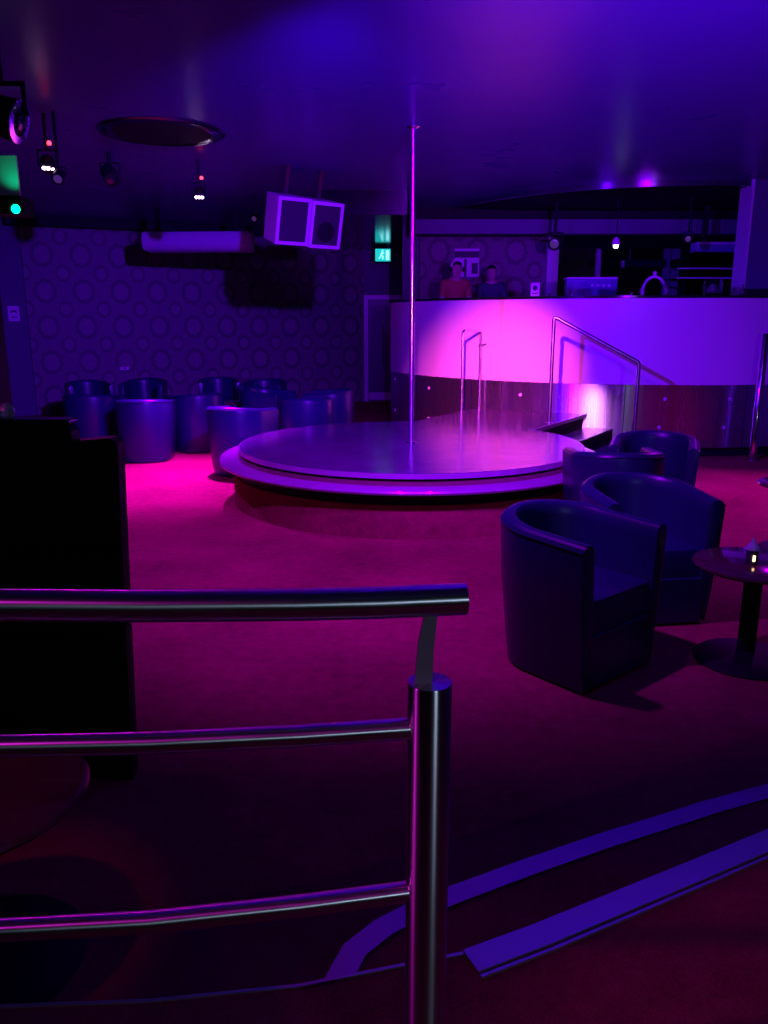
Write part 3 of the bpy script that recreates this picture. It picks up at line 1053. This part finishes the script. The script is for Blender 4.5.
def moving_head(loc, aim, label, lens, sc=1.0, rim='black'):
    r = empty('moving_head_light', loc, 0, label, 'stage light', 'ceiling stage lights')
    mt = to((0, 0, 0), aim) @ Matrix.Scale(sc, 4)
    build('head', lathe([(0.05, -0.16), (0.10, -0.13), (0.115, 0.05), (0.12, 0.10), (0.105, 0.105)], 32, mtx=mt), M['black'], r, smooth=True)
    ln = build('lens_ring', lathe([(0.104, 0.104), (0.118, 0.102), (0.122, 0.112), (0.10, 0.116)], 32, mtx=mt), M[rim], r, smooth=True)
    build('lens', lathe([(0.10, 0.106), (0.07, 0.122), (0.0, 0.132)], 32, mtx=mt), lens, ln, smooth=True)
    yk = bmesh.new()
    s = 0.14 * sc
    up = CZ - loc[2]
    b_tube(yk, [(-s, 0, 0), (-s, 0, 0.17 * sc), (s, 0, 0.17 * sc), (s, 0, 0)], 0.014 * sc, 8)
    b_tube(yk, [(0, 0, 0.17 * sc), (0, 0, up)], 0.03 * sc, 10)
    build('yoke', yk, M['black'], r, smooth=True)
    return r


moving_head((-2.20, 5.0, 2.76), (0.93, -0.02, -0.28), 'large round stage light with violet glinting lens at the far left ceiling', M['blackgloss'], 1.0, 'chrome')
moving_head((-2.66, 7.0, 2.76), (0.1, -0.8, -0.5), 'small unlit stage light with pale lens below the far left lit one', M['glimmerlens'], 0.42)
moving_head((-2.75, 8.6, 3.03), (0.4, -0.5, -0.6), 'dark stage light hanging between the two lit ones', M['blackgloss'], 0.7)
moving_head((-1.72, 11.3, 2.95), (-0.2, -0.8, -0.4), 'small dark stage light just above the right end of the air conditioner', M['glimmerlens'], 0.4)

gl = empty('green_laser', (-2.62, 6.0, 2.40), 0, 'green glowing laser projector at the left edge under the ceiling', 'stage light')
build('housing', box((-0.12, -0.1, -0.06), (0.10, 0.12, 0.06)), M['black'], gl, bevel=0.006)
build('aperture', lathe([(0.03, 0), (0.026, 0.012), (0, 0.016)], 20, mtx=to((0.06, -0.10, -0.03), (0, -1, 0))), M['ledgreen'], gl, smooth=True)
build('green_streak_plate', box((-0.16, 0.13, 0.0), (0.0, 0.15, 0.36)), M['frame'], gl)  # plate added to carry the green streak above the laser
spot('green_plate_fill', (-2.60, 5.98, 2.49), (-2.66, 6.13, 2.66), 1.6, (0.0, 1.0, 0.35), 70, 1.0, 0.02)  # lamp added to colour the plate behind the laser green

# ceiling rose
rose = empty('ceiling_rose', (-1.98, 7.72, CZ), 0, 'large round dark dish fixed flat to the ceiling at the left', 'ceiling rose')
build('dish', lathe([(0.50, -0.001), (0.50, -0.016), (0.30, -0.022), (0.0, -0.024)], 64), M['black'], rose, smooth=True)
build('rim', lathe([(0.50, -0.002), (0.56, -0.002), (0.545, -0.016), (0.51, -0.022), (0.50, -0.018)], 64), M['blackgloss'], rose, smooth=True)


# ================================================================== ON AND BEHIND THE COUNTER
def on_counter(x, back=0.12):
    """a point on the counter top"""
    a = b_ang(x)
    return (BC.x + (BR - back) * math.cos(a), BC.y + (BR - back) * math.sin(a), 1.90), a - 1.5 * PI


sg, ra = on_counter(1.83, 0.03)
card = empty('sign_card', sg, ra, 'small pink-lit card with a face glyph standing on the counter', 'sign')
build('card', box((-0.055, -0.004, 0), (0.055, 0.004, 0.16)), M['plate'], card)
gb = bmesh.new()
b_lathe(gb, [(0.026, 0), (0.032, 0.001), (0.026, 0.002)], 20, mtx=to((0, -0.0045, 0.10), (0, -1, 0)))
b_box(gb, (-0.03, -0.006, 0.105), (0.03, -0.0042, 0.118))
b_box(gb, (-0.035, -0.006, 0.03), (0.035, -0.0042, 0.042))
build('glyph', gb, M['ink'], card)
build('stand', box((-0.06, -0.02, 0), (0.06, 0.04, 0.006)), M['glass'], card)

for k, (xa, xb, txt) in enumerate([(1.92, 2.30, 'low clear glass screen on the counter right of the white card'),
                                   (2.34, 2.95, 'low clear glass screen on the counter in front of the blue lit device'),
                                   (3.0, 3.62, 'low clear glass screen on the counter in front of the pale arch'),
                                   (3.68, 4.28, 'low clear glass screen at the right end of the counter')]):
    pm_, am = on_counter((xa + xb) / 2, 0.05)
    gsn = empty('glass_screen', pm_, am, txt, 'glass screen', 'glass screens on the counter')
    hw = (xb - xa) / 2
    build('pane', box((-hw, -0.004, 0.01), (hw, 0.004, 0.17)), M['glass'], gsn)
    for s in (-hw + 0.05, hw - 0.05):
        build('clamp', box((s - 0.012, -0.015, 0), (s + 0.012, 0.015, 0.04)), M['chrome'], gsn)

# DJ device behind the glass
dv = empty('mixing_console', (2.66, 10.65, 0.86), math.radians(-4), 'wide blue-lit console box standing behind the glass screen', 'console')
build('cabinet', box((-0.40, -0.2, 0), (0.40, 0.25, 0.95)), M['black'], dv)
build('front', box((-0.34, -0.22, 0.955), (0.28, 0.0, 1.26)), M['screen'], dv, bevel=0.01)
build('top_lip', box((-0.35, -0.24, 1.263), (0.28, 0.06, 1.28)), M['acwhite'], dv)
for q in range(4):
    build('dial', lathe([(0.018, 0), (0.016, 0.02), (0, 0.022)], 14, mtx=to((-0.03 + q * 0.07, -0.222, 1.18), (0, -1, 0))), M['plate'], dv, smooth=True)

# pale arch ornament
p_, a_ = on_counter(3.18, 0.26)
ar = empty('arched_headphones', p_, a_, 'pale arched headphones standing on the counter at the right', 'headphones')
build('headband', tube([(0.13 * math.cos(t * PI / 14) * (1.0 if 0 < t < 14 else 1.05), 0, 0.05 + 0.17 * math.sin(t * PI / 14)) for t in range(15)], 0.016, 12), M['cab'], ar, smooth=True)
for s in (-1, 1):
    build('ear_cup', lathe([(0.035, -0.02), (0.05, -0.01), (0.05, 0.015), (0.03, 0.025)], 20, mtx=to((s * 0.135, 0, 0.052), (s, 0, 0))), M['cab'], ar, smooth=True)
build('knob', lathe([(0.012, 0.0), (0.024, 0.02), (0.018, 0.045), (0, 0.055)], 12, (0, 0, 0.232)), M['cab'], ar, smooth=True)
# glass jar
p_, a_ = on_counter(3.92, 0.26)
jar = empty('glass_jar', p_, a_, 'round clear glass jar standing on the right end of the counter', 'jar')
build('jar_body', lathe([(0.09, 0.0), (0.11, 0.02), (0.11, 0.16), (0.085, 0.19), (0.08, 0.19), (0.10, 0.155), (0.10, 0.025), (0.0, 0.012)], 28), M['glass'], jar, smooth=True)
build('contents', lathe([(0.05, 0.02), (0.07, 0.06), (0.03, 0.12), (0.0, 0.13)], 10), M['cab'], jar)
# little bottle glint near the pillar
p_, a_ = on_counter(4.28, 0.2)
bt = empty('small_bottle', p_, a_, 'tiny bright bottle on the counter beside the right pillar', 'bottle')
build('bottle_body', lathe([(0.025, 0), (0.028, 0.01), (0.026, 0.07), (0.010, 0.10), (0.010, 0.13), (0.0, 0.13)], 16), M['chrome'], bt, smooth=True)
build('cap', lathe([(0.013, 0.131), (0.013, 0.15), (0.0, 0.152)], 12), M['plate'], bt, smooth=True)
# lamps and shelves behind the booth
lp = empty('booth_spot_lamp', (3.12, 11.3, 2.60), 0, 'small bright white lamp hanging over the right half of the booth', 'lamp')
build('lamp_shade', lathe([(0.02, 0.10), (0.05, 0.06), (0.055, 0.0), (0.045, 0.0)], 20), M['cab'], lp, smooth=True)
build('bulb', lathe([(0.03, 0.0), (0.034, -0.02), (0.02, -0.04), (0.0, -0.045)], 16), M['lampwhite'], lp, smooth=True)
build('cord', tube([(0, 0, 0.10), (0, 0, CZ - 0.06 - 2.60)], 0.008, 8), M['black'], lp)
mh = moving_head((2.36, 11.6, 2.66), (-0.3, -0.9, -0.3), 'dark stage light hanging above the booth beside the papered wall', M['glimmerlens'], 0.75)
mh2 = moving_head((4.05, 11.2, 2.68), (-0.4, -0.9, -0.3), 'small stage light hanging over the booth near the right pillar', M['glimmerlens'], 0.45)
for z, txt in ((2.33, 'upper pale shelf edge behind the booth near the right pillar'), (2.20, 'lower pale shelf edge behind the booth near the right pillar')):
    sh = empty('wall_shelf', (4.75, 12.0, z), math.radians(4), txt, 'shelf', 'shelves behind the booth')
    build('board', box((-0.55, 0, 0), (0.7, 0.22, 0.018)), M['black'], sh)
    build('front_edge', box((-0.55, -0.012, 0.0), (0.3, -0.001, 0.018)), M['acwhite'], sh)
    for sx in (-0.3, 0.5):
        build('bracket', tube([(sx, 0.2, 0.018), (sx, 0.2, CZ - z - 0.001)], 0.008, 8), M['black'], sh)
bx = empty('booth_air_unit', (4.85, 11.9, 2.56), math.radians(2), 'pale blue unit hung high behind the booth by the right pillar', 'air conditioner')
build('casing', box((-0.42, 0, 0), (0.35, 0.25, 0.14)), M['screen'], bx, bevel=0.02)
build('flap', box((-0.42, -0.012, 0.10), (0.35, -0.001, 0.13)), M['acwhite'], bx)
build('hanger', box((-0.3, 0.1, 0.14), (-0.24, 0.16, CZ - 2.56)), M['black'], bx)
# chrome post at the right
cp = empty('chrome_post', (4.36, 9.36, 0), 0, 'tall chrome post on the carpet at the right end of the counter', 'post')
build('tube', lathe([(0.045, 0.01), (0.045, 1.45), (0.03, 1.47)], 28), M['chrome'], cp, smooth=True)
build('base_flange', lathe([(0.075, 0), (0.075, 0.01), (0.046, 0.014)], 28), M['chrome'], cp, smooth=True)
# poster behind the people
po = empty('wall_poster', (1.12, 13.545, 2.30), 0, 'pale rectangular poster on the booth wallpaper between the two people', 'poster')
build('sheet', box((0.02, -0.006, 0), (0.42, -0.001, 0.44)), M['plate'], po)
pb_ = bmesh.new()
b_box(pb_, (0.02, -0.008, 0.30), (0.42, -0.0062, 0.40))
b_box(pb_, (0.18, -0.008, 0.0), (0.22, -0.0062, 0.28))
b_box(pb_, (0.30, -0.008, 0.05), (0.40, -0.0062, 0.22))
build('dark_print', pb_, M['ink'], po)


# ================================================================== PEOPLE
def skin_mesh(name, verts, edges, root_i, m, parent=None, sub=2):
    me = bpy.data.meshes.new(name)
    me.from_pydata([v[:3] for v in verts], edges, [])
    me.materials.append(m)
    o = bpy.data.objects.new(name, me)
    COL.objects.link(o)
    if parent:
        o.parent = parent
    sk = o.modifiers.new('skin', 'SKIN')
    lay = me.skin_vertices[0].data if me.skin_vertices else None
    if lay is None:
        bm = bmesh.new()
        bm.from_mesh(me)
        bm.verts.layers.skin.verify()
        bm.to_mesh(me)
        bm.free()
        lay = me.skin_vertices[0].data
    for i, v in enumerate(verts):
        r = v[3]
        lay[i].radius = r if isinstance(r, tuple) else (r, r)
        lay[i].use_root = (i == root_i)
    sk.use_smooth_shade = True
    s = o.modifiers.new('sub', 'SUBSURF')
    s.levels = s.render_levels = sub
    return o


def person(loc, rz, height, label, shirt, headgear, tilt, bend):
    k = height / 1.72
    root = empty('person', loc, rz, label, 'person')
    V, E = [], []

    def v(x, y, z, r, link=None):
        V.append((x * k, y * k, z * k, tuple(q * k for q in r) if isinstance(r, tuple) else r * k))
        if link is not None:
            E.append((link, len(V) - 1))
        return len(V) - 1
    # faces -y
    pelvis = v(0, 0, 0.95, (0.155, 0.11))
    waist = v(0, -0.01 * bend, 1.10, (0.135, 0.10), pelvis)
    chest = v(0, -0.04 * bend, 1.28, (0.155, 0.115), waist)
    shl = v(0, -0.06 * bend, 1.40, (0.12, 0.085), chest)
    neck = v(0, -0.08 * bend, 1.475, 0.055, shl)
    jaw = v(0, -0.10 * bend - 0.012, 1.535, (0.062, 0.072), neck)
    eye = v(tilt * 0.01, -0.115 * bend - 0.004, 1.60, (0.074, 0.092), jaw)
    crown = v(tilt * 0.02, -0.11 * bend + 0.004, 1.665, (0.066, 0.080), eye)
    v(tilt * 0.012, -0.115 * bend - 0.105, 1.582, 0.014, eye)            # nose
    for s in (-1, 1):
        v(s * 0.082 + tilt * 0.01, -0.115 * bend + 0.01, 1.592, 0.016, eye)   # ears
        hip = v(s * 0.09, 0, 0.88, 0.088, pelvis)
        kn = v(s * 0.10, -0.02, 0.48, 0.058, hip)
        an = v(s * 0.10, 0.02, 0.09, 0.040, kn)
        v(s * 0.115, -0.13, 0.035, 0.036, an)
        sh = v(s * 0.175, -0.055 * bend, 1.385, 0.060, shl)
        el = v(s * 0.235, -0.06 * bend - 0.03, 1.10, 0.043, sh)
        wr = v(s * 0.17, -0.30, 1.02, 0.029, el)
        pa = v(s * 0.150, -0.36, 1.01, (0.036, 0.020), wr)
        for q, (fx, ln) in enumerate([(-0.030, 0.085), (-0.010, 0.100), (0.010, 0.092), (0.029, 0.075)]):
            f1 = v(s * 0.150 + fx, -0.40, 1.008, 0.0098, pa)
            f2 = v(s * 0.150 + fx * 1.15, -0.40 - ln * 0.55, 0.998, 0.0088, f1)
            v(s * 0.150 + fx * 1.2, -0.40 - ln, 0.982, 0.0075, f2)
        t1 = v(s * 0.112, -0.355, 1.0, 0.0105, pa)
        v(s * 0.098, -0.395, 0.99, 0.009, t1)
    skin_mesh('body', V, E, 0, M['skin'], root)
    # shirt: torso and sleeves, a little larger than the body
    V2, E2 = [], []

    def w(x, y, z, r, link=None):
        V2.append((x * k, y * k, z * k, tuple(q * k for q in r)))
        if link is not None:
            E2.append((link, len(V2) - 1))
        return len(V2) - 1
    a = w(0, 0, 0.92, (0.172, 0.128))
    b = w(0, -0.01 * bend, 1.10, (0.155, 0.118), a)
    c = w(0, -0.04 * bend, 1.28, (0.175, 0.132), b)
    d_ = w(0, -0.06 * bend, 1.405, (0.138, 0.098), c)
    w(0, -0.075 * bend, 1.452, (0.072, 0.07), d_)
    for s in (-1, 1):
        e = w(s * 0.18, -0.055 * bend, 1.388, (0.073, 0.073), d_)
        w(s * 0.222, -0.06 * bend - 0.02, 1.16, (0.058, 0.058), e)
    skin_mesh('shirt', V2, E2, 0, shirt, root)
    V3 = [(0, 0, 0.98 * k, (0.165 * k, 0.122 * k))]
    E3 = []
    for s in (-1, 1):
        i0 = len(V3)
        V3 += [(s * 0.09 * k, 0, 0.87 * k, (0.10 * k,) * 2), (s * 0.10 * k, -0.02 * k, 0.48 * k, (0.07 * k,) * 2), (s * 0.10 * k, 0.015 * k, 0.12 * k, (0.058 * k,) * 2)]
        E3 += [(0, i0), (i0, i0 + 1), (i0 + 1, i0 + 2)]
    skin_mesh('trousers', V3, E3, 0, M['jeans'], root)
    # hair cap
    hc = (tilt * 0.012 * k, (-0.11 * bend + 0.016) * k, 1.628 * k)
    bm = bmesh.new()
    bmesh.ops.create_uvsphere(bm, u_segments=24, v_segments=14, radius=1.0)
    rnd = random.Random(3)
    dele = []
    for vv in bm.verts:
        n_ = vv.co.copy()
        if n_.z < -0.75 or (n_.y < -0.35 and n_.z < 0.32):
            dele.append(vv)
        f = 1 + rnd.uniform(-0.04, 0.06)
        vv.co = Vector((hc[0] + n_.x * 0.090 * k * f, hc[1] + n_.y * 0.108 * k * f, hc[2] + n_.z * 0.092 * k * f))
    bmesh.ops.delete(bm, geom=dele, context='VERTS')
    build('hair', bm, M['hair'], root, smooth=True)
    # eyes, mouth
    for s in (-1, 1):
        build('eye', lathe([(0.0, -0.006), (0.008, 0), (0.0, 0.006)], 10, ((s * 0.032 + tilt * 0.01) * k, (-0.115 * bend - 0.088) * k, 1.605 * k)), M['ink'], root)
    build('mouth', box(((-0.022 + tilt * 0.01) * k, (-0.10 * bend - 0.085) * k, 1.540 * k), ((0.022 + tilt * 0.01) * k, (-0.10 * bend - 0.075) * k, 1.547 * k)), M['tabletop'], root)
    if headgear:
        hb_ = [(hc[0] + 0.098 * k * math.cos(PI * t / 14), hc[1] - 0.02 * k, hc[2] - 0.03 * k + 0.135 * k * math.sin(PI * t / 14)) for t in range(15)]
        build('headband', tube(hb_, 0.014 * k, 10), M['plate'], root, smooth=True)
        for s in (-1, 1):
            build('ear_cup', lathe([(0.03, -0.012), (0.04, 0), (0.03, 0.016)], 16, mtx=to((hc[0] + s * 0.1 * k, hc[1] - 0.02 * k, hc[2] - 0.03 * k), (s, 0, 0))), M['black'], root, smooth=True)
    return root


person((1.01, 11.9, 0.86), math.radians(10), 1.57, 'person in an orange shirt with a pale headband standing behind the booth counter', M['orange'], True, 0.5, 1.0)
person((1.63, 12.5, 0.86), math.radians(-12), 1.55, 'dark-haired person in a dark top standing behind the booth counter', M['navy'], False, -0.8, 1.3)
